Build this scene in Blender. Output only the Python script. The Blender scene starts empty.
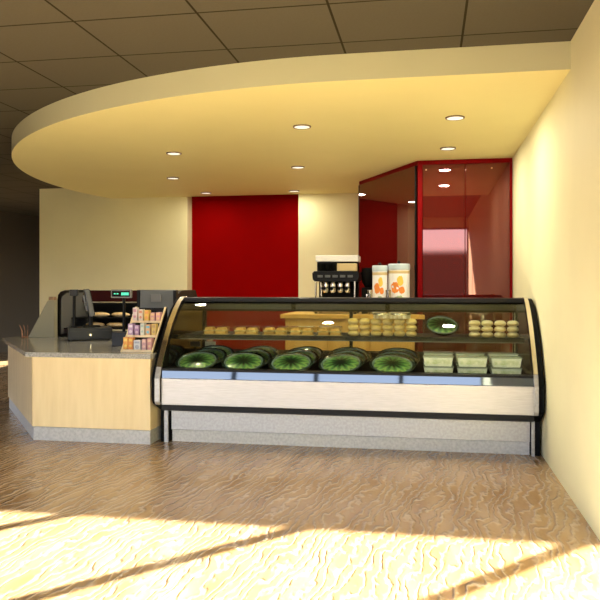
import bpy, bmesh, math, random
from mathutils import Vector, Matrix
random.seed(4)
C = bpy.context.scene.collection
PI = math.pi
ORD = ['first', 'second', 'third', 'fourth', 'fifth', 'sixth', 'seventh', 'eighth']

# ------------------------------------------------------------------ materials
def mat(name, col, rough=.5, metal=0., spec=.5, coat=0., trans=0., ior=1.45, emit=None, estr=0., alpha=1.):
    m = bpy.data.materials.new(name); m.use_nodes = True
    b = m.node_tree.nodes['Principled BSDF']
    b.inputs['Base Color'].default_value = (*col, 1)
    b.inputs['Roughness'].default_value = rough
    b.inputs['Metallic'].default_value = metal
    b.inputs['Specular IOR Level'].default_value = spec
    b.inputs['Coat Weight'].default_value = coat
    b.inputs['Coat Roughness'].default_value = .03
    b.inputs['Transmission Weight'].default_value = trans
    b.inputs['IOR'].default_value = ior
    b.inputs['Alpha'].default_value = alpha
    if emit:
        b.inputs['Emission Color'].default_value = (*emit, 1)
        b.inputs['Emission Strength'].default_value = estr
    return m

def N(m, t): return m.node_tree.nodes.new(t)
def L(m, a, b): m.node_tree.links.new(a, b)
def bsdf(m): return m.node_tree.nodes['Principled BSDF']

def noisy(m, c1, c2, scale=(1, 1, 1), nscale=5., detail=4., lo=.35, hi=.65, bump=0., dist=.01, space='Object'):
    tc = N(m, 'ShaderNodeTexCoord'); mp = N(m, 'ShaderNodeMapping'); mp.inputs['Scale'].default_value = scale
    nz = N(m, 'ShaderNodeTexNoise'); nz.inputs['Scale'].default_value = nscale; nz.inputs['Detail'].default_value = detail
    rp = N(m, 'ShaderNodeValToRGB')
    rp.color_ramp.elements[0].position = lo; rp.color_ramp.elements[1].position = hi
    rp.color_ramp.elements[0].color = (*c1, 1); rp.color_ramp.elements[1].color = (*c2, 1)
    L(m, tc.outputs[space], mp.inputs[0]); L(m, mp.outputs[0], nz.inputs['Vector'])
    L(m, nz.outputs['Fac'], rp.inputs[0]); L(m, rp.outputs[0], bsdf(m).inputs['Base Color'])
    if bump:
        bp = N(m, 'ShaderNodeBump'); bp.inputs['Strength'].default_value = bump; bp.inputs['Distance'].default_value = dist
        L(m, nz.outputs['Fac'], bp.inputs['Height']); L(m, bp.outputs[0], bsdf(m).inputs['Normal'])
    return m

M = {}
M['cream'] = noisy(mat('cream_paint', (.75, .67, .4), .6, spec=.2), (.80, .755, .48), (.84, .795, .51), nscale=1.5)
M['soffit'] = noisy(mat('soffit_lit_tone', (.8, .68, .36), .6, spec=.25), (.84, .77, .38), (.86, .79, .395), nscale=1.5)  # yellow underside, lightened in colour to carry the light bounced off the floor
M['fascia'] = mat('fascia_shaded_tone', (.55, .54, .365), .6, spec=.15)  # curved front edge of the soffit, its shade put into a duller colour
M['redwall'] = mat('red_paint', (.23, .0, .0), .8, spec=.04)
M['darkwall'] = mat('dark_brown_paint', (.12, .095, .062), .8, spec=.1)
M['frontwall'] = mat('front_wall_paint', (.45, .38, .24), .6)
M['mullion'] = mat('dark_bronze_mullion', (.03, .025, .02), .4)
M['outside'] = mat('pavement', (.25, .22, .18), .9)

def tile_ceiling():
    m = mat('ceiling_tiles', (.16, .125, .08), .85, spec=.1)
    tc = N(m, 'ShaderNodeTexCoord'); sp = N(m, 'ShaderNodeSeparateXYZ'); L(m, tc.outputs['Object'], sp.inputs[0])
    def line(sock, off, step):
        a = N(m, 'ShaderNodeMath'); a.operation = 'ADD'; L(m, sock, a.inputs[0]); a.inputs[1].default_value = off
        d = N(m, 'ShaderNodeMath'); d.operation = 'DIVIDE'; L(m, a.outputs[0], d.inputs[0]); d.inputs[1].default_value = step
        f = N(m, 'ShaderNodeMath'); f.operation = 'FRACT'; L(m, d.outputs[0], f.inputs[0])
        g = N(m, 'ShaderNodeMath'); g.operation = 'LESS_THAN'; L(m, f.outputs[0], g.inputs[0]); g.inputs[1].default_value = .016 / step
        return g.outputs[0]
    lx = line(sp.outputs[0], .617 + 20 * .845, .845)
    ly = line(sp.outputs[1], -4.43 + 20 * .718, .718)
    mx = N(m, 'ShaderNodeMath'); mx.operation = 'MAXIMUM'; L(m, lx, mx.inputs[0]); L(m, ly, mx.inputs[1])
    nz = N(m, 'ShaderNodeTexNoise'); nz.inputs['Scale'].default_value = 60; L(m, tc.outputs['Object'], nz.inputs['Vector'])
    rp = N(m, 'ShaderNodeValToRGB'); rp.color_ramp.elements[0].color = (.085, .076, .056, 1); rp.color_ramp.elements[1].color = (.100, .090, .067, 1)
    L(m, nz.outputs['Fac'], rp.inputs[0])
    mix = N(m, 'ShaderNodeMix'); mix.data_type = 'RGBA'; L(m, mx.outputs[0], mix.inputs[0])
    L(m, rp.outputs[0], mix.inputs[6]); mix.inputs[7].default_value = (.02, .016, .008, 1)
    L(m, mix.outputs[2], bsdf(m).inputs['Base Color'])
    return m
M['tiles'] = tile_ceiling()

def floor_mat():
    m = mat('varnished_wood_floor', (.4, .26, .13), .17, spec=.7)
    tc = N(m, 'ShaderNodeTexCoord')
    mp = N(m, 'ShaderNodeMapping'); mp.inputs['Rotation'].default_value = (0, 0, .42); mp.inputs['Scale'].default_value = (1.3, .5, 1)
    L(m, tc.outputs['Object'], mp.inputs[0])
    rg = N(m, 'ShaderNodeTexWave'); rg.wave_type = 'BANDS'; rg.bands_direction = 'X'; rg.inputs['Scale'].default_value = 4.2
    rg.inputs['Distortion'].default_value = 17; rg.inputs['Detail'].default_value = 3.2; rg.inputs['Detail Scale'].default_value = .9; rg.inputs['Detail Roughness'].default_value = .55
    L(m, mp.outputs[0], rg.inputs['Vector'])
    pw = N(m, 'ShaderNodeMath'); pw.operation = 'POWER'; pw.inputs[1].default_value = 3.; L(m, rg.outputs['Fac'], pw.inputs[0])
    n3 = N(m, 'ShaderNodeTexNoise'); n3.inputs['Scale'].default_value = 9; n3.inputs['Detail'].default_value = 3; L(m, tc.outputs['Object'], n3.inputs['Vector'])
    br = N(m, 'ShaderNodeMath'); br.operation = 'MULTIPLY'; L(m, pw.outputs[0], br.inputs[0]); L(m, n3.outputs['Fac'], br.inputs[1])
    bp = N(m, 'ShaderNodeBump'); bp.inputs['Strength'].default_value = 1.0; bp.inputs['Distance'].default_value = .012
    L(m, br.outputs[0], bp.inputs['Height']); L(m, bp.outputs[0], bsdf(m).inputs['Normal'])
    # wood tone: plank to plank change plus pale ridges, varnish glints painted into the colour
    n2 = N(m, 'ShaderNodeTexNoise'); n2.inputs['Scale'].default_value = 2.2; n2.inputs['Detail'].default_value = 5
    mp2 = N(m, 'ShaderNodeMapping'); mp2.inputs['Rotation'].default_value = (0, 0, .25); mp2.inputs['Scale'].default_value = (2.5, .5, 1)
    L(m, tc.outputs['Object'], mp2.inputs[0]); L(m, mp2.outputs[0], n2.inputs['Vector'])
    rp = N(m, 'ShaderNodeValToRGB'); rp.color_ramp.elements[0].position = .3; rp.color_ramp.elements[1].position = .7
    rp.color_ramp.elements[0].color = (.29, .165, .070, 1); rp.color_ramp.elements[1].color = (.44, .29, .15, 1)
    L(m, n2.outputs['Fac'], rp.inputs[0])
    mix = N(m, 'ShaderNodeMix'); mix.data_type = 'RGBA'; 
    q = N(m, 'ShaderNodeMath'); q.operation = 'MULTIPLY'; q.inputs[1].default_value = .6; L(m, br.outputs[0], q.inputs[0])
    L(m, q.outputs[0], mix.inputs[0]); L(m, rp.outputs[0], mix.inputs[6]); mix.inputs[7].default_value = (.68, .58, .47, 1)
    L(m, mix.outputs[2], bsdf(m).inputs['Base Color'])
    return m
M['floor'] = floor_mat()

def wood(name, c1, c2, sc=(1, 1, .12), ns=14., rough=.4):
    return noisy(mat(name, c1, rough), c1, c2, sc, ns, 5, .3, .7)
M['maple'] = wood('maple_panel', (.68, .53, .29), (.76, .61, .35), rough=.6)
bsdf(M['maple']).inputs['Specular IOR Level'].default_value = .2
M['golden'] = wood('golden_wood', (.76, .43, .10), (.86, .52, .14))
M['rackwood'] = wood('pale_wood_strip', (.70, .55, .33), (.78, .64, .42))
M['granite'] = noisy(mat('grey_granite', (.3, .29, .27), .12, spec=.6), (.21, .205, .185), (.39, .375, .34), nscale=70, detail=6)
M['kick'] = noisy(mat('grey_laminate', (.4, .4, .4), .45), (.36, .355, .34), (.47, .46, .44), nscale=40, detail=5)
M['brush'] = noisy(mat('brushed_steel', (.8, .78, .74), .38, metal=.55), (.40, .385, .36), (.48, .465, .44), (1, 1, 40), 9, 4)
M['brush2'] = noisy(mat('dull_steel', (.55, .55, .54), .42, metal=.5), (.33, .325, .31), (.41, .405, .39), (1, 1, 1), 45, 4)
M['chrome'] = mat('chrome', (.66, .61, .53), .2, metal=1)
M['sill'] = mat('polished_lower_pane', (.080, .091, .104), .04, metal=1)
M['black'] = mat('black_plastic', (.004, .004, .004), .4, spec=.2)
M['liner'] = mat('dark_glossy_liner', (.012, .012, .010), .08)
M['matblack'] = mat('black_liner', (.003, .003, .003), .7, spec=.1)
M['charcoal'] = mat('charcoal_plastic', (.020, .021, .022), .4, spec=.3)
M['grey'] = mat('grey_plastic', (.16, .165, .17), .45)
M['pos'] = mat('till_grey', (.085, .088, .09), .4)
M['panel'] = mat('glossy_grey_side', (.20, .20, .19), .12, metal=.4)
M['greymid'] = mat('mid_grey_metal', (.10, .105, .10), .4, metal=.3)
M['white'] = mat('white_plastic', (.8, .79, .76), .4)
M['bluelid'] = mat('pale_blue_lid', (.50, .60, .66), .3)
M['redframe'] = mat('red_lacquer', (.17, .0, .001), .5, spec=.08)
M['redglass'] = mat('red_back_painted_glass', (.07, .004, .003), .02, spec=.8, ior=1.7)
bsdf(M['redglass']).inputs['Specular Tint'].default_value = (1, .55, .55, 1)
M['darkred'] = mat('dark_red_header', (.03, .002, .002), .5, spec=.2)
M['trim'] = mat('bronze_trim', (.16, .10, .05), .4)
M['lens'] = mat('lamp_lens', (.9, .9, .85), .4, emit=(1, .93, .78), estr=.26)
M['copper'] = mat('copper_wire', (.35, .16, .08), .35, metal=.8)
M['bread'] = noisy(mat('bread_crust', (.55, .33, .12), .6), (.62, .40, .15), (.80, .60, .32), nscale=14, bump=.3)
M['bun'] = noisy(mat('golden_bun', (.6, .4, .1), .28, coat=.5), (.66, .46, .12), (.95, .80, .40), nscale=9, bump=.2)
M['roll'] = noisy(mat('cream_roll', (.75, .65, .4), .35, coat=.4), (.78, .66, .36), (.96, .90, .72), nscale=9, bump=.2)
M['sand'] = noisy(mat('toasted_bread', (.6, .36, .1), .55), (.66, .34, .07), (.86, .55, .16), nscale=20, bump=.3)
M['filling'] = noisy(mat('pale_filling', (.7, .6, .3), .55), (.75, .66, .36), (.55, .38, .10), nscale=25, bump=.3)
M['bowl'] = mat('dark_green_glazed', (.018, .032, .022), .12, spec=.7, coat=.5)
M['rim'] = mat('pale_green_rim', (.18, .26, .24), .2, spec=.6)
M['tub'] = noisy(mat('frosted_tub', (.6, .68, .58), .3), (.68, .75, .64), (.92, .94, .86), nscale=12)
M['tublid'] = mat('clear_lid', (.58, .66, .56), .12, alpha=.6)
M['contents'] = noisy(mat('pale_salad', (.7, .75, .55), .5), (.55, .64, .36), (.92, .93, .80), nscale=22)
M['lid_tin'] = mat('tin_metal', (.75, .68, .5), .25, metal=.8)
M['cream_tin'] = noisy(mat('tin_label', (.75, .66, .45), .4), (.5, .36, .16), (.85, .8, .65), (1, 1, .2), 30)
M['screen'] = mat('display_glass', (.006, .010, .009), .1)
M['digit'] = mat('green_digits', (.02, .3, .18), .5, emit=(.10, .80, .50), estr=.35)
M['paper'] = mat('white_card', (.72, .73, .68), .6)
M['stripe'] = noisy(mat('brown_stir_sticks', (.3, .18, .09), .6), (.16, .09, .045), (.45, .30, .16), (1, .02, .02), 60)
M['gable'] = mat('putty_panel', (.27, .25, .165), .5)
M['orange'] = mat('orange_print', (.80, .25, .04), .5)
M['yellow'] = mat('yellow_print', (.82, .55, .08), .5)
M['greenp'] = mat('sage_print', (.35, .45, .25), .5)
M['tan'] = mat('tan_band', (.62, .48, .24), .5)

def salad_mat():
    m = mat('fanned_green_salad', (.1, .3, .05), .3, coat=.6)
    tc = N(m, 'ShaderNodeTexCoord'); sp = N(m, 'ShaderNodeSeparateXYZ'); L(m, tc.outputs['Object'], sp.inputs[0])
    at = N(m, 'ShaderNodeMath'); at.operation = 'ARCTAN2'; L(m, sp.outputs[0], at.inputs[0]); L(m, sp.outputs[1], at.inputs[1])
    mu = N(m, 'ShaderNodeMath'); mu.operation = 'MULTIPLY'; mu.inputs[1].default_value = 12; L(m, at.outputs[0], mu.inputs[0])
    si = N(m, 'ShaderNodeMath'); si.operation = 'SINE'; L(m, mu.outputs[0], si.inputs[0])
    ln = N(m, 'ShaderNodeVectorMath'); ln.operation = 'LENGTH'; L(m, tc.outputs['Object'], ln.inputs[0])
    sc = N(m, 'ShaderNodeMath'); sc.operation = 'MULTIPLY_ADD'; L(m, si.outputs[0], sc.inputs[0]); sc.inputs[1].default_value = .028; L(m, ln.outputs['Value'], sc.inputs[2])
    rp = N(m, 'ShaderNodeValToRGB'); e = rp.color_ramp.elements
    e[0].position = .055; e[0].color = (.008, .010, .006, 1); e[1].position = .080; e[1].color = (.03, .10, .025, 1)
    k = e.new(.12); k.color = (.09, .26, .08, 1); k = e.new(.155); k.color = (.27, .46, .13, 1); k = e.new(.185); k.color = (.05, .13, .04, 1)
    L(m, sc.outputs[0], rp.inputs[0]); L(m, rp.outputs[0], bsdf(m).inputs['Base Color'])
    return m
M['salad'] = salad_mat()

def glass_mat(name, tint, fr=1.45, gloss=1.):
    m = bpy.data.materials.new(name); m.use_nodes = True; nt = m.node_tree; nt.nodes.clear()
    o = nt.nodes.new('ShaderNodeOutputMaterial'); t = nt.nodes.new('ShaderNodeBsdfTransparent'); t.inputs[0].default_value = (*tint, 1)
    g = nt.nodes.new('ShaderNodeBsdfGlossy'); g.inputs['Roughness'].default_value = .015; g.inputs[0].default_value = (gloss, gloss, gloss, 1)
    lw = nt.nodes.new('ShaderNodeLayerWeight'); lw.inputs[0].default_value = .5
    pw = nt.nodes.new('ShaderNodeMath'); pw.operation = 'POWER'; pw.inputs[1].default_value = 5; nt.links.new(lw.outputs['Facing'], pw.inputs[0])
    f0 = ((fr-1)/(fr+1))**2
    f = nt.nodes.new('ShaderNodeMath'); f.operation = 'MULTIPLY_ADD'; nt.links.new(pw.outputs[0], f.inputs[0]); f.inputs[1].default_value = 1-f0; f.inputs[2].default_value = f0
    mx = nt.nodes.new('ShaderNodeMixShader')
    nt.links.new(f.outputs[0], mx.inputs[0]); nt.links.new(t.outputs[0], mx.inputs[1]); nt.links.new(g.outputs[0], mx.inputs[2]); nt.links.new(mx.outputs[0], o.inputs[0])
    return m
M['glass'] = glass_mat('case_glass', (.88, .90, .84), 1.32)
M['clear'] = glass_mat('clear_glass', (.93, .94, .90), 1.35)
M['darkglass'] = glass_mat('smoked_glass', (.45, .48, .47), 1.6)

def solid(name, col, rough=.5): 
    M[name] = mat(name, col, rough); return M[name]

# ------------------------------------------------------------------ mesh helper
class MB:
    def __init__(s): s.bm = bmesh.new(); s.bev = False
    def _x(s, vs, mtx):
        if mtx is not None: bmesh.ops.transform(s.bm, matrix=mtx, verts=vs)
    def box(s, x0, x1, y0, y1, z0, z1, b=0., mtx=None, seg=2):
        g = bmesh.ops.create_cube(s.bm, size=1); vs = g['verts']
        bmesh.ops.transform(s.bm, verts=vs, matrix=Matrix.Translation(((x0+x1)/2, (y0+y1)/2, (z0+z1)/2)) @ Matrix.Diagonal((abs(x1-x0), abs(y1-y0), abs(z1-z0), 1)))
        if b > 0:
            s.bev = True
            es = list({e for v in vs for e in v.link_edges})
            r = bmesh.ops.bevel(s.bm, geom=es, offset=b, segments=seg, affect='EDGES', profile=.5)
            vs = list({v for v in r['verts']} | {v for v in vs if v.is_valid})
        s._x(vs, mtx); return s
    def prism(s, pts, a0, a1, axis='z', b=0., mtx=None):
        def P(p, a): return {'z': (p[0], p[1], a), 'x': (a, p[0], p[1]), 'y': (p[0], a, p[1])}[axis]
        A = [s.bm.verts.new(P(p, a0)) for p in pts]; B = [s.bm.verts.new(P(p, a1)) for p in pts]
        n = len(pts); fs = [s.bm.faces.new(A), s.bm.faces.new(B[::-1])]
        for i in range(n): fs.append(s.bm.faces.new((A[i], B[i], B[(i+1) % n], A[(i+1) % n])))
        bmesh.ops.recalc_face_normals(s.bm, faces=fs); vs = A + B
        if b > 0:
            s.bev = True
            es = list({e for f in fs for e in f.edges})
            r = bmesh.ops.bevel(s.bm, geom=es, offset=b, segments=2, affect='EDGES', profile=.5)
            vs = list({v for v in r['verts']} | {v for v in vs if v.is_valid})
        s._x(vs, mtx); return s
    def lathe(s, prof, seg=32, mtx=None, caps=True):
        rings = []; vs = []
        for r, z in prof:
            if r < 1e-6: ring = [s.bm.verts.new((0, 0, z))]
            else: ring = [s.bm.verts.new((r*math.cos(2*PI*i/seg), r*math.sin(2*PI*i/seg), z)) for i in range(seg)]
            rings.append(ring); vs += ring
        fs = []
        for a, b in zip(rings, rings[1:]):
            for i in range(seg):
                j = (i+1) % seg
                if len(a) == 1 and len(b) == 1: continue
                if len(a) == 1: fs.append(s.bm.faces.new((a[0], b[j], b[i])))
                elif len(b) == 1: fs.append(s.bm.faces.new((a[i], a[j], b[0])))
                else: fs.append(s.bm.faces.new((a[i], a[j], b[j], b[i])))
        if caps:
            if len(rings[0]) > 1: fs.append(s.bm.faces.new(rings[0][::-1]))
            if len(rings[-1]) > 1: fs.append(s.bm.faces.new(rings[-1]))
        bmesh.ops.recalc_face_normals(s.bm, faces=fs)
        s._x(vs, mtx); return s
    def cyl(s, p0, p1, r, r2=None, seg=20):
        p0, p1 = Vector(p0), Vector(p1); d = p1 - p0
        q = d.to_track_quat('Z', 'Y').to_matrix().to_4x4()
        return s.lathe([(r, 0), (r if r2 is None else r2, d.length)], seg, Matrix.Translation(p0) @ q)
    def tube(s, pts, r, seg=10):
        P = [Vector(p) for p in pts]; rings = []
        for i, p in enumerate(P):
            t = (P[min(i+1, len(P)-1)] - P[max(i-1, 0)]).normalized(); q = t.to_track_quat('Z', 'Y')
            rings.append([s.bm.verts.new(p + q @ Vector((r*math.cos(2*PI*k/seg), r*math.sin(2*PI*k/seg), 0))) for k in range(seg)])
        fs = []
        for a, b in zip(rings, rings[1:]):
            for k in range(seg): fs.append(s.bm.faces.new((a[k], a[(k+1) % seg], b[(k+1) % seg], b[k])))
        fs.append(s.bm.faces.new(rings[0][::-1])); fs.append(s.bm.faces.new(rings[-1]))
        bmesh.ops.recalc_face_normals(s.bm, faces=fs); return s
    def ball(s, c, rx, ry, rz, u=20, v=12):
        g = bmesh.ops.create_uvsphere(s.bm, u_segments=u, v_segments=v, radius=1)
        bmesh.ops.transform(s.bm, verts=g['verts'], matrix=Matrix.Translation(c) @ Matrix.Diagonal((rx, ry, rz, 1))); return s
    def build(s, name, m, parent=None, loc=None):
        me = bpy.data.meshes.new(name)
        off = Vector(loc) if loc is not None else None
        if off is None:
            xs = [v.co for v in s.bm.verts]
            off = Vector((sum((min(c[i] for c in xs), max(c[i] for c in xs)))/2 for i in range(3)))
            off.z = min(c.z for c in xs)
            if parent is not None: off = Vector((0, 0, 0))
        bmesh.ops.transform(s.bm, verts=s.bm.verts, matrix=Matrix.Translation(-off))
        s.bm.to_mesh(me); s.bm.free()
        for p in me.polygons: p.use_smooth = True
        me.set_sharp_from_angle(angle=math.radians(32))
        o = bpy.data.objects.new(name, me); C.objects.link(o)
        if s.bev:
            wn = o.modifiers.new('weighted_normal', 'WEIGHTED_NORMAL'); wn.keep_sharp = True; wn.weight = 100
        if m is not None: me.materials.append(m)
        if parent is not None:
            o.parent = parent
        else: o.location = off
        return o

# parts are written in world coordinates around things that stand at WL[thing]; local ones use loc (0,0,0)
def empty(name, loc, rz=0., world=False, label=None, cat=None, group=None):
    o = bpy.data.objects.new(name, None); C.objects.link(o); o.location = loc; o.rotation_euler = (0, 0, rz); o.empty_display_size = .1
    WL[o.name] = Vector(loc) if world else Vector((0, 0, 0))
    tag(o, label, cat, group); return o
WL = {}
def tag(o, label, cat, group=None):
    if label: o['label'] = label
    if cat: o['category'] = cat
    if group: o['group'] = group
    return o
def part(mb, name, m, root):
    r = root
    while r.parent is not None: r = r.parent
    off = WL.get(r.name, r.location.copy())
    o = mb.build(name, m, None, loc=off); o.location = (0, 0, 0); o.parent = root; return o
def struct(mb, name, m, parent=None):
    if parent is not None: return part(mb, name, m, parent)
    o = mb.build(name, m); o['kind'] = 'structure'; WL[o.name] = o.location.copy(); return o
def dup(root, loc, rz=None, label=None, group=None):
    r = root.copy(); C.objects.link(r); r.location = loc
    if rz is not None: r.rotation_euler = rz
    if label: r['label'] = label
    if group: r['group'] = group
    for ch in list(root.children):
        c = ch.copy(); C.objects.link(c); c.parent = r
        for g in ch.children:
            d = g.copy(); C.objects.link(d); d.parent = c
    return r

# ------------------------------------------------------------------ setting
SB, CH, XW, YB, YF = 3.05, 3.25, 1.0, 11.9, -.6
struct(MB().box(-9.8, 1.15, -.75, 20.2, -.12, 0), 'floor', M['floor'])
fl = bpy.data.objects['floor']; 
struct(MB().box(-9.8, 1.15, -.75, 20.2, CH, CH+.12), 'ceiling', M['tiles'])
for o in (bpy.data.objects['floor'], bpy.data.objects['ceiling']):      # tile and grain coordinates are world metres
    for v in o.data.vertices: v.co += o.location
    o.location = (0, 0, 0)
struct(MB().box(XW, XW+.15, -.75, 12.25, 0, CH), 'wall_right', M['cream'])
struct(MB().box(-6.82, -4.07, YB, YB+.32, 0, CH), 'wall_back_left', M['cream'])
struct(MB().box(-2.13, XW, YB, YB+.32, 0, CH), 'wall_back_right', M['cream'])
struct(MB().box(-4.07, -2.13, YB+.25, YB+.32, 0, CH), 'wall_recess', M['redwall'])
struct(MB().box(-9.8, 1.15, 20.05, 20.2, 0, CH), 'wall_far', M['darkwall'])
wl = MB(); wl.box(-9.8, -9.65, -.75, 9.3, 0, CH); wl.box(-9.8, -9.65, 12.1, 20.05, 0, CH); wl.box(-9.8, -9.65, 9.3, 12.1, 1.25, CH); wl.box(-9.8, -9.65, 9.3, 12.1, 0, .1)
struct(wl, 'wall_left', M['darkwall'])
w = MB(); w.box(-9.76, -9.69, 9.3, 12.1, .1, .14); w.box(-9.76, -9.69, 9.3, 12.1, 1.21, 1.25); w.box(-9.76, -9.69, 10.62, 10.72, .14, 1.21)
struct(w, 'window_1', M['mullion'])
# glazed front behind the viewer: wall band above and below, one frame per bay
struct(MB().box(-9.65, 1.0, YF-.15, YF, 3.0, CH).box(-9.65, 1.0, YF-.15, YF, 0, .12), 'wall_front', M['frontwall'])
MX = [-9.65, -8.53, -6.93, -5.38, -3.75, -2.12, -.5, 1.0]
for i in range(len(MX)-1):
    a, b = MX[i], MX[i+1]; w = MB(); t = .04
    w.box(a, a+t, YF-.12, YF-.03, .12, 3.0); w.box(b-t, b, YF-.12, YF-.03, .12, 3.0)
    w.box(a+t, b-t, YF-.10, YF-.05, 2.95, 3.0); w.box(a+t, b-t, YF-.10, YF-.05, .12, .18)
    struct(w, 'window_%d' % (i+2), M['mullion'])
# dropped soffit with a curved front
pts = [(XW, 5.41), (-.6, 5.41)]
for k in range(1, 61):
    a = k/60*(PI/2+.252)
    pts.append((-.6-5.02*math.sin(a), 10.6-5.19*math.cos(a)))
pts[-1] = (pts[-1][0], YB); pts.append((XW, YB))
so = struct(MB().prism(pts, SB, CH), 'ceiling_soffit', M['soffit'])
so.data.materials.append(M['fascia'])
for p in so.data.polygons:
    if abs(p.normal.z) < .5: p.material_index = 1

# recessed lamps
lamp_xy = [((.243, 6.763), 'nearest to the right wall and soffit edge'), ((.22, 8.247), 'just in front of the red glass cabinet'),
           ((-1.197, 6.882), 'above the middle of the deli case'), ((-1.654, 9.205), 'above the coffee machine, middle of its line'),
           ((-2.126, 11.471), 'close to the right side of the red recess'), ((-2.896, 8.0), 'above the checkout counter, nearer of the left pair'),
           ((-3.568, 9.816), 'above the bread case, farther of the left pair'), ((-3.597, 11.461), 'close to the left side of the red recess')]
def make_lamp(x, y, lab):
    t = empty('recessed_light', (x, y, SB-.012), label='round white downlight ' + lab, cat='ceiling light', group='downlights in the soffit')
    part(MB().lathe([(.074, .012), (.088, .012), (.088, .004), (.083, 0), (.074, .002)], 32, caps=False), 'trim_ring', M['trim'], t)
    part(MB().lathe([(0, .003), (.075, .003), (.075, .010), (0, .010)], 32), 'lens', M['lens'], t)
    return t
first = None
for (x, y), lab in lamp_xy:
    if first is None: first = make_lamp(x, y, lab)
    else: dup(first, (x, y, SB-.012), None, 'round white downlight ' + lab)
    ld = bpy.data.lights.new('downlight', 'AREA'); ld.shape = 'DISK'; ld.size = .14; ld.energy = 3 if y > 11 else 7.5; ld.color = (1, .91, .70)
    lo = bpy.data.objects.new('downlight_lamp', ld); C.objects.link(lo); lo.location = (x, y, SB-.016)

# ------------------------------------------------------------------ checkout counter
body = [(-3.82, 6.53), (-2.60, 6.53), (-2.60, 8.46), (-5.16, 8.46), (-5.16, 8.26)]
t = empty('checkout_counter', (-3.8, 7.4, 0), world=True, label='maple-panelled checkout counter with an angled left end and grey plinth', cat='counter')
part(MB().prism([(-3.77, 6.56), (-2.63, 6.56), (-2.63, 8.43), (-5.12, 8.43), (-5.12, 8.27)], .13, .82), 'carcass', M['maple'], t)
part(MB().box(-3.815, -2.60, 6.53, 6.56, .135, .82, .003), 'front_panel', M['maple'], t)
d = Vector((-5.16+3.82, 8.26-6.53, 0)); ln = d.length; d.normalize(); nrm = Vector((-d.y, d.x, 0)); nrm = nrm if nrm.x > 0 else -nrm
q = lambda a, s: (-3.82+d.x*a+nrm.x*s, 6.53+d.y*a+nrm.y*s)
part(MB().prism([q(.004, 0), q(ln, 0), q(ln, .028), q(.02, .028)], .135, .82, b=.002), 'angled_panel', M['maple'], t)
part(MB().box(-2.63, -2.60, 6.56, 8.46, .135, .82, .003), 'side_panel', M['maple'], t)
part(MB().prism([(-3.81, 6.54), (-2.605, 6.54), (-2.605, 8.45), (-5.15, 8.45), (-5.15, 8.27)], 0, .13), 'plinth', M['kick'], t)
wt = MB().prism([(-3.86, 6.475), (-2.575, 6.475), (-2.575, 8.5), (-5.23, 8.5), (-5.23, 8.245)], .82, .866, b=.004).build('worktop', M['granite'])
tag(wt, 'polished grey speckled granite worktop on the checkout counter', 'countertop')
WT = .866

# sloped putty side screen with stir sticks on top
t = MB().prism([(-4.96, WT), (-4.60, WT), (-4.60, 1.335), (-4.69, 1.335)], 8.38, 8.46, 'y', b=.004).build('side_screen', M['gable'])
tag(t, 'putty coloured sloped upright screen at the back left of the granite worktop', 'screen')
t = empty('stir_stick_box', (-4.645, 8.42, 1.335), label='small brown box of stir sticks on top of the sloped screen', cat='box')
part(MB().box(-.042, .042, -.03, .03, 0, .022, .002), 'tray', M['stripe'], t)
for i in range(6): part(MB().box(-.038+i*.0135, -.030+i*.0135, -.028, .028, .022, .042, .001), 'stick_bundle', M['stripe'], t)
t = empty('wire_holder', (-4.99, 8.36, WT), label='thin copper wire holder at the left foot of the sloped screen', cat='holder')
wb = MB(); wb.tube([(.045*math.cos(a*PI/8), .035*math.sin(a*PI/8), .006) for a in range(17)], .004, 6); part(wb, 'base_ring', M['copper'], t)
for dx in (-.035, 0, .035):
    part(MB().tube([(dx, 0, .006), (dx*1.1, 0, .08), (dx*1.5-.012, 0, .14), (dx*1.5-.02, 0, .155)], .004, 6), 'wire', M['copper'], t)

# ------------------------------------------------------------------ bread case behind the counter
BX0, BX1 = -4.66, -3.05
t = empty('bread_case', (-3.85, 9.1, 0), world=True, label='black bread display case with dark red header behind the checkout counter', cat='display case')
prof = [(8.56, 0), (8.56, 1.34), (8.58, 1.40), (8.64, 1.44), (8.75, 1.46), (9.26, 1.46), (9.72, .92), (9.72, 0)]
for x0, nm in ((BX0, 'end_panel'), (BX1-.03, 'end_panel')):
    e = part(MB().prism(prof, x0, x0+.03, 'x', b=.003), nm, M['black'], t)
    xi = x0+.03 if x0 == BX0 else x0-.004
    ip = [(8.60, .90), (8.60, 1.33), (8.63, 1.38), (8.76, 1.425), (9.24, 1.425), (9.62, .98), (9.62, .90)]
    part(MB().prism(ip, xi+.0005, xi+.004, 'x'), 'inner_liner', M['panel'], e)
part(MB().box(BX0+.032, BX1-.032, 8.58, 9.70, 0, .88), 'base_cabinet', M['black'], t)
part(MB().prism([(9.22, 1.30), (9.26, 1.45), (9.22, 1.455), (9.18, 1.30)], BX0+.034, BX1-.034, 'x'), 'header', M['darkred'], t)
part(MB().prism([(9.27, 1.29), (9.66, .92), (9.62, .90), (9.235, 1.28)], BX0+.036, BX1-.036, 'x'), 'back_panel', M['charcoal'], t)
part(MB().box(BX0+.036, BX1-.036, 8.66, 9.25, .96, .972), 'shelf', M['matblack'], t)
part(MB().box(BX0+.036, BX1-.036, 8.86, 9.235, 1.085, 1.097), 'shelf', M['matblack'], t)
part(MB().tube([(BX0+.015, 9.255, 1.466), (BX0+.015, 9.30, 1.42), (BX0+.015, 9.71, .935)], .011, 8), 'edge_strip', M['chrome'], t)
lf = empty('bread_loaf', (0, 0, 0), label='', cat='bread', group='loaves in the bread case')
lm = MB(); lm.ball((0, 0, .033), .135, .062, .033, 24, 12); part(lm, 'crust', M['bread'], lf)
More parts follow.
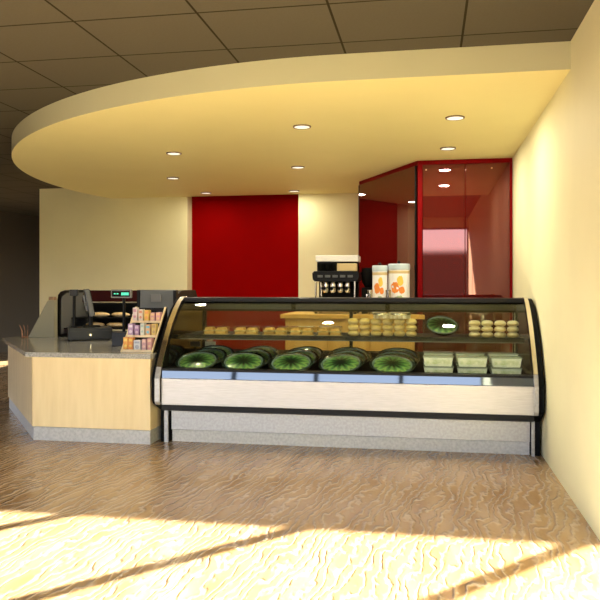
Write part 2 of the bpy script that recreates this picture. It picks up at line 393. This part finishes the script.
for k in range(4): part(MB().box(-.085+k*.05, -.078+k*.05, -.035, .035, .0625-abs(k-1.5)*.0035, .066-abs(k-1.5)*.0035, .0006, Matrix.Identity(4)), 'slash', M['filling'], lf)
loaves = [(-4.32, 9.08, 1.097, 'left loaf on the upper shelf, just right of the till monitor'), (-4.04, 9.10, 1.097, 'loaf on the upper shelf directly behind the display pole'),
          (-3.74, 9.08, 1.097, 'right loaf on the upper shelf, beside the wooden rack'), (-4.33, 8.95, .972, 'left loaf on the lower shelf, just right of the till monitor'),
          (-4.03, 8.93, .972, 'loaf on the lower shelf directly behind the display pole'), (-3.74, 8.95, .972, 'right loaf on the lower shelf, behind the wooden rack')]
for i, (x, y, z, l) in enumerate(loaves):
    if i == 0: lf.location = (x, y, z); lf['label'] = 'long pale bread loaf, ' + l
    else: dup(lf, (x, y, z), (0, 0, random.uniform(-.12, .12)), 'long pale bread loaf, ' + l)

# ------------------------------------------------------------------ till
RZ = .52
t = empty('cash_drawer', (-4.0, 8.12, WT), RZ, label='black cash drawer standing on the granite worktop under the till monitor', cat='cash drawer')
part(MB().box(-.25, .25, -.17, .17, .012, .155, .006), 'housing', M['charcoal'], t)
dr = part(MB().box(-.235, .235, -.178, -.168, .03, .118, .003), 'drawer_front', M['charcoal'], t)
part(MB().cyl((0, -.176, .07), (0, -.186, .07), .011), 'lock', M['chrome'], dr)
for sx in (-.21, .21):
    for sy in (-.13, .13): part(MB().cyl((sx, sy, 0), (sx, sy, .014), .016), 'foot', M['black'], t)
# monitor seen edge on, tilted back, facing the staff on the right
t = empty('till_monitor', (-3.98, 8.13, WT+.156), .5, label='dark grey till touchscreen seen edge-on, tilted, on the cash drawer', cat='monitor')
tm = Matrix.Translation((-.03, 0, .29)) @ Matrix.Rotation(-.20, 4, 'Y')
part(MB().box(-.03, .03, -.16, .16, -.165, .165, .012, tm), 'housing', M['pos'], t)
part(MB().box(.030, .036, -.148, .148, -.15, .15, .002, tm), 'screen', M['screen'], t)
part(MB().box(-.055, -.029, -.10, .10, -.09, .10, .008, tm), 'rear_cover', M['grey'], t)
part(MB().cyl((-.01, 0, .015), (-.02, 0, .20), .028, .022), 'stand', M['black'], t)
part(MB().box(-.10, .10, -.09, .09, 0, .018, .006), 'base', M['black'], t)
# staff display pole at left of the drawer
t = empty('card_reader_pole', (-4.155, 8.02, WT+.156), .3, label='slim black pole with small square head at the left end of the cash drawer', cat='pole')
t.location = (-4.155, 8.035, WT+.156)
part(MB().box(-.035, .035, -.035, .035, 0, .012, .004), 'base', M['black'], t)
part(MB().cyl((0, 0, .012), (0, 0, .385), .019), 'pole', M['black'], t)
part(MB().box(-.048, .048, -.05, .03, .372, .448, .008), 'head', M['charcoal'], t)
# customer display
t = empty('price_display', (-3.27, 7.38, WT), .12, label='customer price display with green digits on a black pole', cat='price display')
part(MB().box(-.075, .075, -.09, .09, 0, .15, .008), 'base', M['charcoal'], t)
part(MB().cyl((.03, 0, .15), (.03, 0, .53), .017), 'pole', M['black'], t)
hd = part(MB().box(-.105, .115, -.03, .025, .515, .606, .006), 'head', M['grey'], t)
part(MB().box(-.092, .102, -.034, -.029, .529, .592, .001), 'screen', M['screen'], hd)
for i in range(2): part(MB().box(-.07+i*.03, -.05+i*.03, -.0365, -.0345, .556, .566), 'digit', M['digit'], hd)
for i in range(4): part(MB().box(.012+i*.021, .029+i*.021, -.0365, -.0345, .545, .575), 'digit', M['digit'], hd)
# grey terminal (back side) beyond the counter end
t = empty('grey_terminal', (-3.16, 8.16, WT), 0, label='grey terminal with a small square boss, its back turned, behind the wooden rack', cat='terminal')
part(MB().box(-.21, .21, -.03, .05, .19, .60, .012), 'housing', M['greymid'], t)
part(MB().box(-.245, -.208, -.04, .05, .19, .598, .006), 'side_cheek', M['black'], t)
part(MB().box(.208, .245, -.04, .05, .19, .598, .006), 'side_cheek', M['black'], t)
part(MB().box(-.062, .062, -.052, -.028, .46, .55, .006), 'boss', M['grey'], t)
part(MB().box(-.06, .06, 0, .04, .02, .22, .006), 'stand', M['black'], t)
part(MB().box(-.16, .16, -.09, .10, 0, .022, .006), 'base', M['black'], t)

# ------------------------------------------------------------------ three-tier wooden rack of boxes
RX, RY = -2.795, 6.66
t = empty('tiered_rack', (RX, RY, WT), 0, label='leaning wooden three-tier rack of packets on the granite worktop', cat='display rack')
HW, HT, LEAN = .158, .43, .36
for sx in (-1, 1):
    part(MB().prism([(0, 0), (.03, 0), (LEAN+.03, HT), (LEAN, HT)], sx*HW-.008, sx*HW+.008, 'x', b=.002), 'side_rail', M['rackwood'], t)
    part(MB().prism([(.03, 0), (LEAN+.06, 0), (LEAN+.06, HT-.005), (LEAN+.03, HT-.005)], sx*(HW-.002)-.004, sx*(HW-.002)+.004, 'x'), 'side_panel', M['black'], t)
tiers = [(.02, .012), (.135, .146), (.255, .284)]
for y0, z0 in tiers:
    s = part(MB().box(-HW+.009, HW-.009, y0, y0+.135, z0-.010, z0), 'shelf', M['black'], t)
    part(MB().box(-HW+.009, HW-.009, y0-.012, y0, z0-.011, z0+.012, .002), 'shelf_lip', M['rackwood'], s)
part(MB().box(-HW+.009, HW-.009, LEAN+.045, LEAN+.055, 0, HT-.01), 'back_board', M['black'], t)
PK = [  # tier, x, w, h, base colour, band colour, words
 (2, -.125, .046, .128, (.78, .66, .66), (.62, .30, .40), 'tall pale pink packet at the left end of the top tier'),
 (2, -.064, .044, .112, (.82, .72, .62), (.72, .30, .20), 'cream packet, second on the top tier'),
 (2, .000, .048, .105, (.82, .52, .10), (.80, .34, .10), 'amber yellow packet in the middle of the top tier'),
 (2, .062, .044, .082, (.70, .36, .36), (.85, .60, .30), 'short rose packet, fourth on the top tier'),
 (2, .122, .044, .086, (.74, .38, .36), (.85, .55, .30), 'short salmon packet at the right end of the top tier'),
 (1, -.120, .054, .112, (.44, .30, .52), (.75, .66, .78), 'wide lilac packet at the left end of the middle tier'),
 (1, -.055, .044, .098, (.42, .24, .48), (.72, .56, .70), 'small violet packet, second on the middle tier'),
 (1, .003, .040, .116, (.74, .76, .68), (.42, .55, .52), 'off-white packet in the middle of the middle tier'),
 (1, .062, .050, .104, (.78, .46, .24), (.18, .50, .66), 'orange packet with a blue top on the middle tier'),
 (1, .123, .044, .112, (.76, .54, .16), (.55, .36, .16), 'mustard packet at the right end of the middle tier'),
 (0, -.123, .046, .118, (.80, .36, .06), (.85, .62, .14), 'orange packet at the left end of the bottom tier'),
 (0, -.071, .046, .116, (.78, .28, .05), (.88, .60, .10), 'deep orange packet, second on the bottom tier'),
 (0, -.004, .070, .092, (.66, .66, .70), (.36, .38, .46), 'wide grey-white packet in the middle of the bottom tier'),
 (0, .068, .046, .104, (.50, .30, .34), (.75, .50, .42), 'mauve packet, fourth on the bottom tier'),
 (0, .124, .044, .112, (.62, .30, .30), (.80, .56, .36), 'brick pink packet at the right end of the bottom tier')]
for i, (ti, x, wd, h, c1, c2, lab) in enumerate(PK):
    y0, z0 = tiers[ti]
    e = empty('packet', (RX+x, RY+y0+.035, WT+z0), 0, label=lab + ' of the wooden rack', cat='packet', group='packets on the tiered rack')
    h *= 1.1
    part(MB().box(-wd/2, wd/2, -.03, .03, 0, h, .002), 'carton', solid('carton_%02d' % i, tuple(c*.72 for c in c1), .5), e)
    b = solid('print_%02d' % i, tuple(c*.72 for c in c2), .5)
    part(MB().box(-wd*.36, wd*.36, -.0316, -.0301, h*.70, h*.90), 'printed_band', b, e)
    part(MB().lathe([(0, 0), (wd*.30, 0), (wd*.30, .0014), (0, .0014)], 16, Matrix.Translation((0, -.0302, h*.36)) @ Matrix.Rotation(PI/2, 4, 'X')), 'printed_disc', b, e)

# ------------------------------------------------------------------ deli case
X0, X1 = -2.47, .90
t = empty('deli_case', (-.78, 7.1, 0), world=True, label='long curved-glass refrigerated deli case with a brushed steel front', cat='display case')
DC = t
prof = [(6.69, 0), (6.69, .305), (6.475, .405), (6.455, .43), (6.455, .64), (6.50, .74), (6.56, .84), (6.66, .99), (6.79, 1.155), (6.94, 1.295), (7.06, 1.38), (7.14, 1.415), (7.22, 1.425), (7.88, 1.425), (7.88, 0)]
def strip(pl, th):
    out = []
    P = [Vector((a, b)) for a, b in pl]
    for i, p in enumerate(P):
        tg = (P[min(i+1, len(P)-1)] - P[max(i-1, 0)]).normalized(); n = Vector((-tg.y, tg.x)); out.append((p + n*th))
    return [(p.x, p.y) for p in P] + [(p.x, p.y) for p in out[::-1]]
for a, b, s0, s1 in ((X0-.085, X0, X0-.052, X0-.002), (X1, X1+.078, X1-.006, X1+.032)):
    e = part(MB().prism(prof, a, b, 'x', b=.004), 'end_panel', M['matblack'], t)
    part(MB().prism(strip(prof[5:13], .016), s0, s1, 'x', b=.003), 'frame_strip', M['chrome'], e)
    part(MB().prism(strip([(6.475, .405), (6.455, .43), (6.455, .64), (6.50, .74)], .018), s0, s1, 'x', b=.003), 'bumper_strip', M['brush2'], e)
    part(MB().box(s0+.008, s1-.002, 6.665, 6.69, 0, .31, .003), 'leg_strip', M['brush2'], e)
part(MB().box(X0+.001, X1-.001, 6.472, 6.52, .395, .642, .004), 'front_panel', M['brush'], t)
part(MB().prism([(6.478, .394), (6.478, .345), (6.50, .335), (6.70, .335), (6.70, .394)], X0+.002, X1-.002, 'x'), 'bumper_trim', M['black'], t)
part(MB().box(X0+.018, X1-.006, 6.70, 6.76, .118, .334, .003), 'lower_panel', M['brush2'], t)
part(MB().box(X0+.02, X1-.008, 6.722, 6.76, 0, .112, .002), 'toe_kick', M['kick'], t)
part(MB().box(X0+.002, X1-.002, 6.77, 7.86, 0, .64), 'tank', M['matblack'], t)
# sloping polished strip under the glass, split into panes
part(MB().prism([(6.476, .645), (6.488, .712), (6.50, .712), (6.486, .645)], X0+.004, X1-.004, 'x'), 'lower_pane', M['sill'], t)
part(MB().prism([(6.486, .714), (6.486, .734), (6.60, .734), (6.60, .714)], X0+.004, X1-.004, 'x'), 'glass_rail', M['black'], t)
part(MB().prism([(6.51, .644), (6.51, .660), (6.70, .672), (7.86, .74), (7.86, .642)], X0+.004, X1-.004, 'x'), 'deck', M['matblack'], t)
part(MB().box(X0+.004, X1-.004, 7.80, 7.86, .742, .80), 'rear_sill', M['charcoal'], t)
part(MB().prism(strip([(6.51, .735), (6.575, .84), (6.675, .99), (6.80, 1.145), (6.95, 1.285), (7.07, 1.368), (7.13, 1.395)], -.006), X0+.006, X1-.016, 'x'), 'curved_glass', M['glass'], t)
part(MB().box(X0+.002, X1-.002, 7.10, 7.17, 1.385, 1.428, .01), 'top_rail', M['black'], t)
part(MB().box(X0+.004, X1-.004, 7.172, 7.76, 1.408, 1.426), 'top_panel', M['black'], t)
r = part(MB().box(X0+.004, X1-.004, 7.77, 7.86, 1.262, 1.425), 'rear_rail', M['black'], t)
for a, b in ((X0+.02, -1.47), (-1.42, -.45), (-.40, X1-.02)): part(MB().box(a, b, 7.760, 7.769, 1.286, 1.352, .002), 'rail_cover', M['greymid'], r)
for a, b, yy in ((X0+.01, -.80, 7.80), (-.84, X1-.01, 7.83)):
    g = part(MB().box(a+.02, b-.02, yy, yy+.005, .82, 1.255), 'rear_door', M['clear'], t)
    fr = MB(); fr.box(a, a+.02, yy-.002, yy+.008, .802, 1.26); fr.box(b-.02, b, yy-.002, yy+.008, .802, 1.26); fr.box(a+.02, b-.02, yy-.002, yy+.008, .802, .815)
    part(fr, 'door_frame', M['black'], g)
SH = 1.035
s = part(MB().box(X0+.006, X1-.02, 6.98, 7.62, SH-.012, SH), 'shelf', M['charcoal'], t)
part(MB().box(X0+.006, X1-.02, 6.955, 6.979, SH-.036, SH+.006, .003), 'shelf_edge', M['black'], s)
part(MB().box(X0+.008, X1-.022, 6.972, 6.980, SH-.046, SH-.037), 'shelf_light_bar', M['greymid'], s)
for xx in (X0+.05, -.8, X1-.07): part(MB().prism([(7.60, SH-.013), (7.76, SH-.013), (7.76, SH-.10)], xx-.008, xx+.008, 'x'), 'shelf_bracket', M['black'], s)
# liner inside both ends
for xx in (X0+.0006, X1-.0036):
    part(MB().prism([(6.66, .745), (6.70, .99), (6.83, 1.14), (6.97, 1.27), (7.10, 1.37), (7.74, 1.37), (7.74, .76)], xx, xx+.003, 'x'), 'inner_liner', M['liner'], t)

# the glazed upper part is a little lower than drawn above
def squash(o):
    if o.type == 'MESH':
        for v in o.data.vertices:
            if v.co.z > .745: v.co.z = .745+(v.co.z-.745)*.945
    for c in o.children: squash(c)
squash(DC)
SH = .745+(SH-.745)*.945+.0005

# salad platters: bowl, rim, salad; lie on the sloping deck, shingled front to back
def deckz(y): return .672+(y-6.70)*(.068/1.16)
TL = math.radians(21)
def make_platter(R):
    e = empty('salad_platter', (0, 0, 0), label='x', cat='platter', group='green salad platters in the deli case')
    part(MB().lathe([(0, -.052), (R*.55, -.052), (R*.80, -.035), (R*.95, -.008), (R, .004), (R*.985, .010), (R*.93, -.002), (R*.80, -.010), (0, -.010)], 40), 'bowl', M['bowl'], e)
    part(MB().lathe([(R*.80, .0), (R*.845, .010), (R*.875, .010), (R*.86, -.006)], 40, caps=False), 'rim', M['rim'], e)
    m = MB(); m.lathe([(R*.80, -.008), (R*.79, .004), (R*.5, .016), (0, .022)], 40); part(m, 'salad', M['salad'], e)
    return e
PR = .215
p0 = None
cols = [-2.235, -1.765, -1.295, -.815, -.33]
dep = ['front', 'second', 'rearmost']
for ci, cx in enumerate(cols):
    for k in range(3):
        y = 6.835 + k*.225; z = deckz(y) + PR*math.sin(TL)*.93 + .018
        lab = '%s dark green salad platter in the %s row from the left end' % (dep[k], ORD[ci])
        if p0 is None: p0 = make_platter(PR); p0.location = (cx, y, z); p0.rotation_euler = (TL, 0, 0); p0['label'] = lab
        else: dup(p0, (cx + k*.02, y, z), (TL, 0, random.uniform(-.2, .2)), lab)
# one more upright on the glass shelf
pp = make_platter(.17); pp.location = (.135, 7.22, SH+.105); pp.rotation_euler = (math.radians(30), 0, .2)
tag(pp, 'single dark green platter on the upper shelf between buns and rolls', 'platter')
del pp['group']

# tubs of pale salad
def make_tub():
    e = empty('salad_tub', (0, 0, 0), label='x', cat='tub', group='pale tubs on the deli case deck')
    b = part(MB().prism([(-.118, 0), (.118, 0), (.132, .078), (-.132, .078)], -.085, .085, 'y', b=.006), 'tub_body', M['tub'], e)
    part(MB().box(-.137, .137, -.092, .092, .079, .090, .004), 'lid', M['tublid'], e)
    part(MB().box(-.105, .105, -.0862, -.0852, .020, .058, .0003), 'sticker', M['contents'], b)
    return e
tub = None
for ci, (cx, nm) in enumerate(((.095, 'left'), (.39, 'middle'), (.69, 'right'))):
    for dy, dn in ((0, 'front'), (.24, 'rear')):
        for k, kn in enumerate(('lower', 'upper')):
            y = 6.78+dy; z = deckz(y+.09)+.006+k*.0915
            lab = 'pale green %s tub of the %s stack in the %s column of tubs' % (kn, dn, nm)
            if tub is None: tub = make_tub(); tub.location = (cx, y, z); tub['label'] = lab
            else: dup(tub, (cx+random.uniform(-.006, .006), y, z), None, lab)

# sandwich packs on the shelf
def make_pack():
    e = empty('sandwich_pack', (0, 0, 0), label='x', cat='sandwich', group='packed sandwiches on the glass shelf')
    part(MB().box(-.125, .125, -.07, .07, 0, .006, .002), 'tray', M['tan'], e)
    for x in (-.062, .058):
        b = part(MB().prism([(x-.052, .008), (x+.052, .008), (x+.046, .034), (x-.046, .034)], -.055, .055, 'y', b=.005), 'bread', M['sand'], e)
        part(MB().box(x-.056, x+.056, -.059, .057, .0345, .047, .004), 'filling', M['filling'], b)
        part(MB().prism([(x-.048, .0475), (x+.048, .0475), (x+.036, .074), (x-.036, .074)], -.053, .053, 'y', b=.008), 'bread', M['sand'], e)
    part(MB().box(-.122, .122, -.068, .068, .0065, .088, .004), 'cover', M['clear'], e)
    return e
pk = None
for i, cx in enumerate((-2.12, -1.80, -1.50, -1.235, -.955)):
    lab = '%s clear pack of toasted sandwiches from the left on the glass shelf' % ORD[i]
    if pk is None: pk = make_pack(); pk.location = (cx, 7.10, SH); pk['label'] = lab
    else: dup(pk, (cx, 7.10, SH), (0, 0, random.uniform(-.03, .03)), lab)
# stacked golden buns
def make_bun(name, m, r, h):
    e = empty(name, (0, 0, 0), label='x', cat='bun')
    part(MB().lathe([(0, 0), (r*.66, 0), (r*.92, h*.18), (r, h*.38), (r*.97, h*.5)], 24), 'base', M['tan'], e)
    part(MB().lathe([(r*.97, h*.5), (r*.9, h*.72), (r*.62, h*.93), (r*.3, h), (0, h)], 24), 'crown', m, e)
    return e
bun = None
for i in range(6):
    for k, kn in enumerate(('bottom', 'middle', 'top')):
        x = -.725 + i*.113; lab = '%s golden bun of the %s bun stack from the left' % (kn, ORD[i])
        if bun is None: bun = make_bun('golden_bun', M['bun'], .054, .058); bun.location = (x, 7.12, SH); bun['label'] = lab; bun['group'] = 'golden buns on the shelf'
        else: dup(bun, (x, 7.12, SH+k*.0582), (0, 0, i+k), lab)
rl = None
for i in range(4):
    for k, kn in enumerate(('bottom', 'middle', 'top')):
        x = .44 + i*.118; lab = '%s cream roll of the %s roll stack from the left' % (kn, ORD[i])
        if rl is None: rl = make_bun('cream_roll', M['roll'], .056, .054); rl.location = (x, 7.12, SH); rl['label'] = lab; rl['group'] = 'cream rolls at the right end of the shelf'
        else: dup(rl, (x, 7.12, SH+k*.0542), (0, 0, i+k), lab)
# two tins lying on the buns
tz = SH+3*.0582
for x, w_, lab in ((-.445, .082, 'smaller left tin lying on top of the golden buns'), (-.27, .104, 'larger right tin lying on top of the golden buns')):
    e = empty('round_tin', (x, 7.12, tz), label=lab, cat='tin', group='tins on the golden buns')
    part(MB().lathe([(0, 0), (w_, 0), (w_, .040), (0, .040)], 32), 'can', M['cream_tin'], e)
    part(MB().lathe([(0, .040), (w_+.004, .036), (w_+.004, .050), (w_-.004, .053), (0, .051)], 32), 'lid', M['lid_tin'], e)
# price card at the rear sill
e = empty('price_card', (-2.38, 7.74, deckz(7.74)+.002), label='small white blank price card standing at the back of the case deck', cat='card')
part(MB().box(-.06, .06, -.003, .003, .10, .16, .001), 'card', M['paper'], e)
part(MB().box(-.012, .012, -.004, .006, 0, .10, .001), 'holder', M['black'], e)
part(MB().box(-.04, .04, -.02, .03, 0, .005, .001), 'foot', M['black'], e)

# ------------------------------------------------------------------ back counter and corner cabinet
BT = 1.165
t = empty('back_counter', (-1.0, 9.6, 0), world=True, label='golden wooden back counter under the coffee machine beside the red cabinet', cat='counter')
part(MB().prism([(-1.74, 8.80), (-.16, 8.80), (-.16, 8.94), (-1.06, 10.56), (-1.06, 11.88), (-1.74, 11.88)], .08, BT-.05), 'carcass', M['golden'], t)
part(MB().prism([(-1.79, 8.74), (-.04, 8.74), (-.04, 8.86), (-.155, 8.95), (-1.055, 10.57), (-1.055, 11.89), (-1.79, 11.89)], BT-.05, BT, b=.003), 'counter_top', M['golden'], t)
part(MB().box(-1.72, -.18, 8.84, 8.88, 0, .08), 'plinth', M['matblack'], t)
for i, (a, b) in enumerate(((-1.73, -1.215), (-1.205, -.695), (-.685, -.17))):
    dd = part(MB().box(a, b, 8.782, 8.799, .10, BT-.18, .003), 'door', M['golden'], t)
    part(MB().tube([((a+b)/2-.06, 8.782, .90), ((a+b)/2-.06, 8.755, .90), ((a+b)/2+.06, 8.755, .90), ((a+b)/2+.06, 8.782, .90)], .006, 8), 'handle', M['chrome'], dd)
    part(MB().box(a, b, 8.782, 8.799, BT-.17, BT-.06, .003), 'drawer', M['golden'], t)

A, B = Vector((-1.005, 10.63, 0)), Vector((-.125, 8.98, 0)); u = (B-A).normalized(); W = (B-A).length; nn = Vector((u.y, -u.x, 0))
if nn.y > 0: nn = -nn
t = empty('corner_cabinet', (.2, 10, 0), world=True, label='tall red corner cabinet with reflective glass panels reaching the soffit', cat='cabinet')
part(MB().prism([(-.985, 10.66), (-.110, 9.02), (.995, 9.02), (.995, 11.88), (-.985, 11.88)], 0, SB-.002), 'carcass', M['redframe'], t)
Rz = Matrix.Translation(A) @ Matrix(((u.x, -nn.x, 0, 0), (u.y, -nn.y, 0, 0), (0, 0, 1, 0), (0, 0, 0, 1)))
fr = MB(); fr.box(.02, W, 0.0, .02, SB-.055, SB-.003, .002, Rz); part(fr, 'top_frame', M['redframe'], t)
fr = MB(); fr.box(-.11, .995, 8.98, 9.015, SB-.055, SB-.003, .002); part(fr, 'top_frame', M['redframe'], t)
part(MB().box(-.125, -.068, 8.965, 9.015, 0, SB-.056, .003), 'corner_post', M['redframe'], t)
part(MB().box(.965, .995, 8.98, 9.015, 0, SB-.056, .003), 'wall_post', M['redframe'], t)
g = part(MB().box(.055, W-.05, -.012, -.002, BT+.01, SB-.06, .002, Rz), 'angled_glass_panel', M['redglass'], t)
part(MB().box(.030, .053, -.016, .0, BT+.01, SB-.06, .002, Rz), 'black_edge', M['black'], g)
part(MB().box(W-.049, W-.026, -.016, .0, BT+.01, SB-.06, .002, Rz), 'black_edge', M['black'], g)
for a, b in ((-.062, .438), (.446, .962)):
    g = part(MB().box(a, b, 8.975, 8.985, .10, SB-.062, .002), 'glass_door', M['redglass'], t)
    part(MB().cyl(((a+b)/2+.05 if a > 0 else a+.04, 8.975, SB-.12), ((a+b)/2+.05 if a > 0 else a+.04, 8.966, SB-.12), .010), 'standoff', M['chrome'], g)

# ------------------------------------------------------------------ coffee machine
t = empty('espresso_machine', (-1.15, 9.22, BT), 0, label='black four-group espresso machine with white top on the back counter', cat='coffee machine')
part(MB().prism([(-.285, .435), (-.26, .405), (.28, .405), (.30, .435), (.30, .51), (.28, .535), (-.265, .535), (-.29, .51)], -.20, .22, 'y', b=.008), 'upper_body', M['black'], t)
part(MB().box(-.255, .285, -.14, .22,   .655, .735, .010), 'top_housing', M['white'], t)
part(MB().box(.02, .27, -.16, .20, .536, .632, .008), 'hood', M['tan'], t)
part(MB().box(-.25, .27, -.05, .21, .536, .655, .006), 'inner_housing', M['black'], t)
part(MB().box(-.24, .26, .06, .22, .05, .405, .004), 'back_panel', M['matblack'], t)
part(MB().box(-.27, .28, -.24, .22, .02, .075, .006), 'drip_tray', M['chrome'], t)
for sx in (-.24, .25):
    for sy in (-.2, .18): part(MB().cyl((sx, sy, 0), (sx, sy, .022), .02), 'foot', M['black'], t)
lp = part(MB().tube([(-.245, -.17, .075), (-.245, -.17, .395), (-.175, -.17, .395), (-.175, -.17, .075)], .013, 10), 'side_frame', M['chrome'], t)
part(MB().tube([(.245, -.17, .075), (.245, -.17, .404)], .013, 10), 'side_frame', M['chrome'], t)
for i in range(4):
    gx = -.13 + i*.093
    g = part(MB().lathe([(0, .315), (.034, .315), (.038, .36), (.030, .405), (0, .405)], 20, Matrix.Translation((gx, -.10, 0))), 'group_head', M['chrome'], t)
    part(MB().cyl((gx, -.13, .328), (gx, -.245, .315), .016, .020), 'portafilter', M['black'], g)
    part(MB().lathe([(0, .262), (.024, .262), (.036, .28), (.036, .316), (0, .316)], 20, Matrix.Translation((gx, -.10, 0))), 'filter_basket', M['lid_tin'], g)
for i in range(5): part(MB().box(-.22+i*.095, -.155+i*.095, -.206, -.199, .455, .485, .002), 'button_strip', M['greymid'], t)
for i in range(3): part(MB().lathe([(0, 0), (.028, 0), (.040, .05), (.044, .09), (.040, .09), (0, .085)], 20, Matrix.Translation((-.19+i*.085, -.115, .536))), 'warming_jug', M['matblack'], t)

t = empty('coffee_grinder', (-.735, 9.16, BT), 0, label='black coffee grinder between the espresso machine and the canisters', cat='coffee grinder')
part(MB().box(-.085, .085, -.12, .12, 0, .33, .012), 'body', M['matblack'], t)
part(MB().lathe([(.05, .33), (.09, .40), (.10, .52), (.088, .575), (0, .58)], 28), 'hopper', M['matblack'], t)
part(MB().box(-.025, .025, -.165, -.119, .20, .25, .006), 'spout', M['chrome'], t)
part(MB().box(-.055, .055, -.18, -.119, .03, .05, .005), 'catch_tray', M['greymid'], t)

def canister(x, y, r, h, lab):
    t = empty('canister', (x, y, BT), 0, label=lab, cat='canister', group='canisters by the red cabinet')
    part(MB().lathe([(0, 0), (r*.97, 0), (r, .012), (r, h-.07), (r*.985, h-.065), (0, h-.065)], 36), 'can', M['white'], t)
    l = part(MB().lathe([(r*1.0, h-.072), (r*1.04, h-.068), (r*1.04, h-.012), (r*.98, h), (0, h)], 36), 'lid', M['bluelid'], t)
    part(MB().lathe([(0, h), (.014, h), (.020, h+.02), (.014, h+.035), (0, h+.035)], 16), 'knob', M['black'], l)
    part(MB().lathe([(r*1.002, h-.12), (r*1.012, h-.115), (r*1.012, h-.09), (r*1.002, h-.085)], 36, caps=False), 'band', M['tan'], t)
    def patch(nm, m, a0, z0, sa, sz):
        mb = MB(); vs = []
        n = 20; c = mb.bm.verts.new(((r+.0025)*math.sin(a0), -(r+.0025)*math.cos(a0), z0))
        rg = []
        for k in range(n):
            aa = a0+sa*math.cos(2*PI*k/n)*(1+.12*math.sin(5*k)); zz = z0+sz*math.sin(2*PI*k/n)*(1+.1*math.cos(3*k))
            rg.append(mb.bm.verts.new(((r+.0015)*math.sin(aa), -(r+.0015)*math.cos(aa), zz)))
        for k in range(n): mb.bm.faces.new((c, rg[k], rg[(k+1) % n]))
        return part(mb, nm, m, t)
    patch('printed_sun', M['yellow'], .15, h*.66, .30, h*.10)
    patch('printed_fruit', M['orange'], -.35, h*.53, .42, h*.11)
    patch('printed_fruit', M['orange'], .30, h*.48, .30, h*.07)
    patch('printed_leaf', M['greenp'], .05, h*.28, .50, h*.09)
    return t
canister(-.585, 8.98, .092, .60, 'narrower white canister with printed fruit, beside the coffee grinder')
canister(-.352, 9.00, .130, .62, 'wider white canister with printed fruit, right of the narrow canister')
for x, lab in ((-.697, 'slim steel tumbler in front of the black grinder'), (-.475, 'slim steel tumbler between the two white canisters')):
    e = MB().lathe([(0, 0), (.026, 0), (.034, .30), (.030, .30), (.024, .02), (0, .02)], 20, Matrix.Translation((x, 8.835, BT))).build('steel_tumbler', M['chrome'])
    tag(e, lab, 'tumbler', 'steel tumblers on the back counter')

# ------------------------------------------------------------------ light, sky, camera
sd = Vector((.669*math.cos(.405), .743*math.cos(.405), -math.sin(.405)))
sl = bpy.data.lights.new('sun', 'SUN'); sl.energy = 19.0; sl.color = (1, .95, .78); sl.angle = .009
s_ = bpy.data.objects.new('sun', sl); C.objects.link(s_); s_.rotation_euler = sd.to_track_quat('-Z', 'Y').to_euler(); s_.location = (-6, -8, 6)
wd = bpy.data.worlds.new('sky'); bpy.context.scene.world = wd; wd.use_nodes = True; nt = wd.node_tree
bg = nt.nodes['Background']; tc = nt.nodes.new('ShaderNodeTexCoord'); sp = nt.nodes.new('ShaderNodeSeparateXYZ'); rp = nt.nodes.new('ShaderNodeValToRGB')
nt.links.new(tc.outputs['Generated'], sp.inputs[0]); nt.links.new(sp.outputs[2], rp.inputs[0]); nt.links.new(rp.outputs[0], bg.inputs[0])
e = rp.color_ramp.elements; e[0].position = .0; e[0].color = (.05, .04, .03, 1); e[1].position = 1; e[1].color = (.30, .42, .65, 1)
k = e.new(.045); k.color = (.05, .04, .03, 1); k = e.new(.052); k.color = (1, .90, .84, 1); k = e.new(.14); k.color = (.80, .87, 1, 1); k = e.new(.35); k.color = (.50, .62, .88, 1)
bg.inputs[1].default_value = 2.2

f = 724.; th = math.atan(128/f)
cd = bpy.data.cameras.new('camera'); cd.sensor_width = 36; cd.lens = f/600*36; cd.shift_y = -13/600; cd.clip_start = .05
co = bpy.data.objects.new('camera', cd); C.objects.link(co); co.location = (0, 0, 1.5); co.rotation_euler = (PI/2, 0, th)
sc = bpy.context.scene; sc.camera = co
sc.view_settings.view_transform = 'Standard'; sc.view_settings.look = 'None'; sc.view_settings.gamma = 1
sc.view_settings.use_curve_mapping = False; sc.view_settings.exposure = 1.75
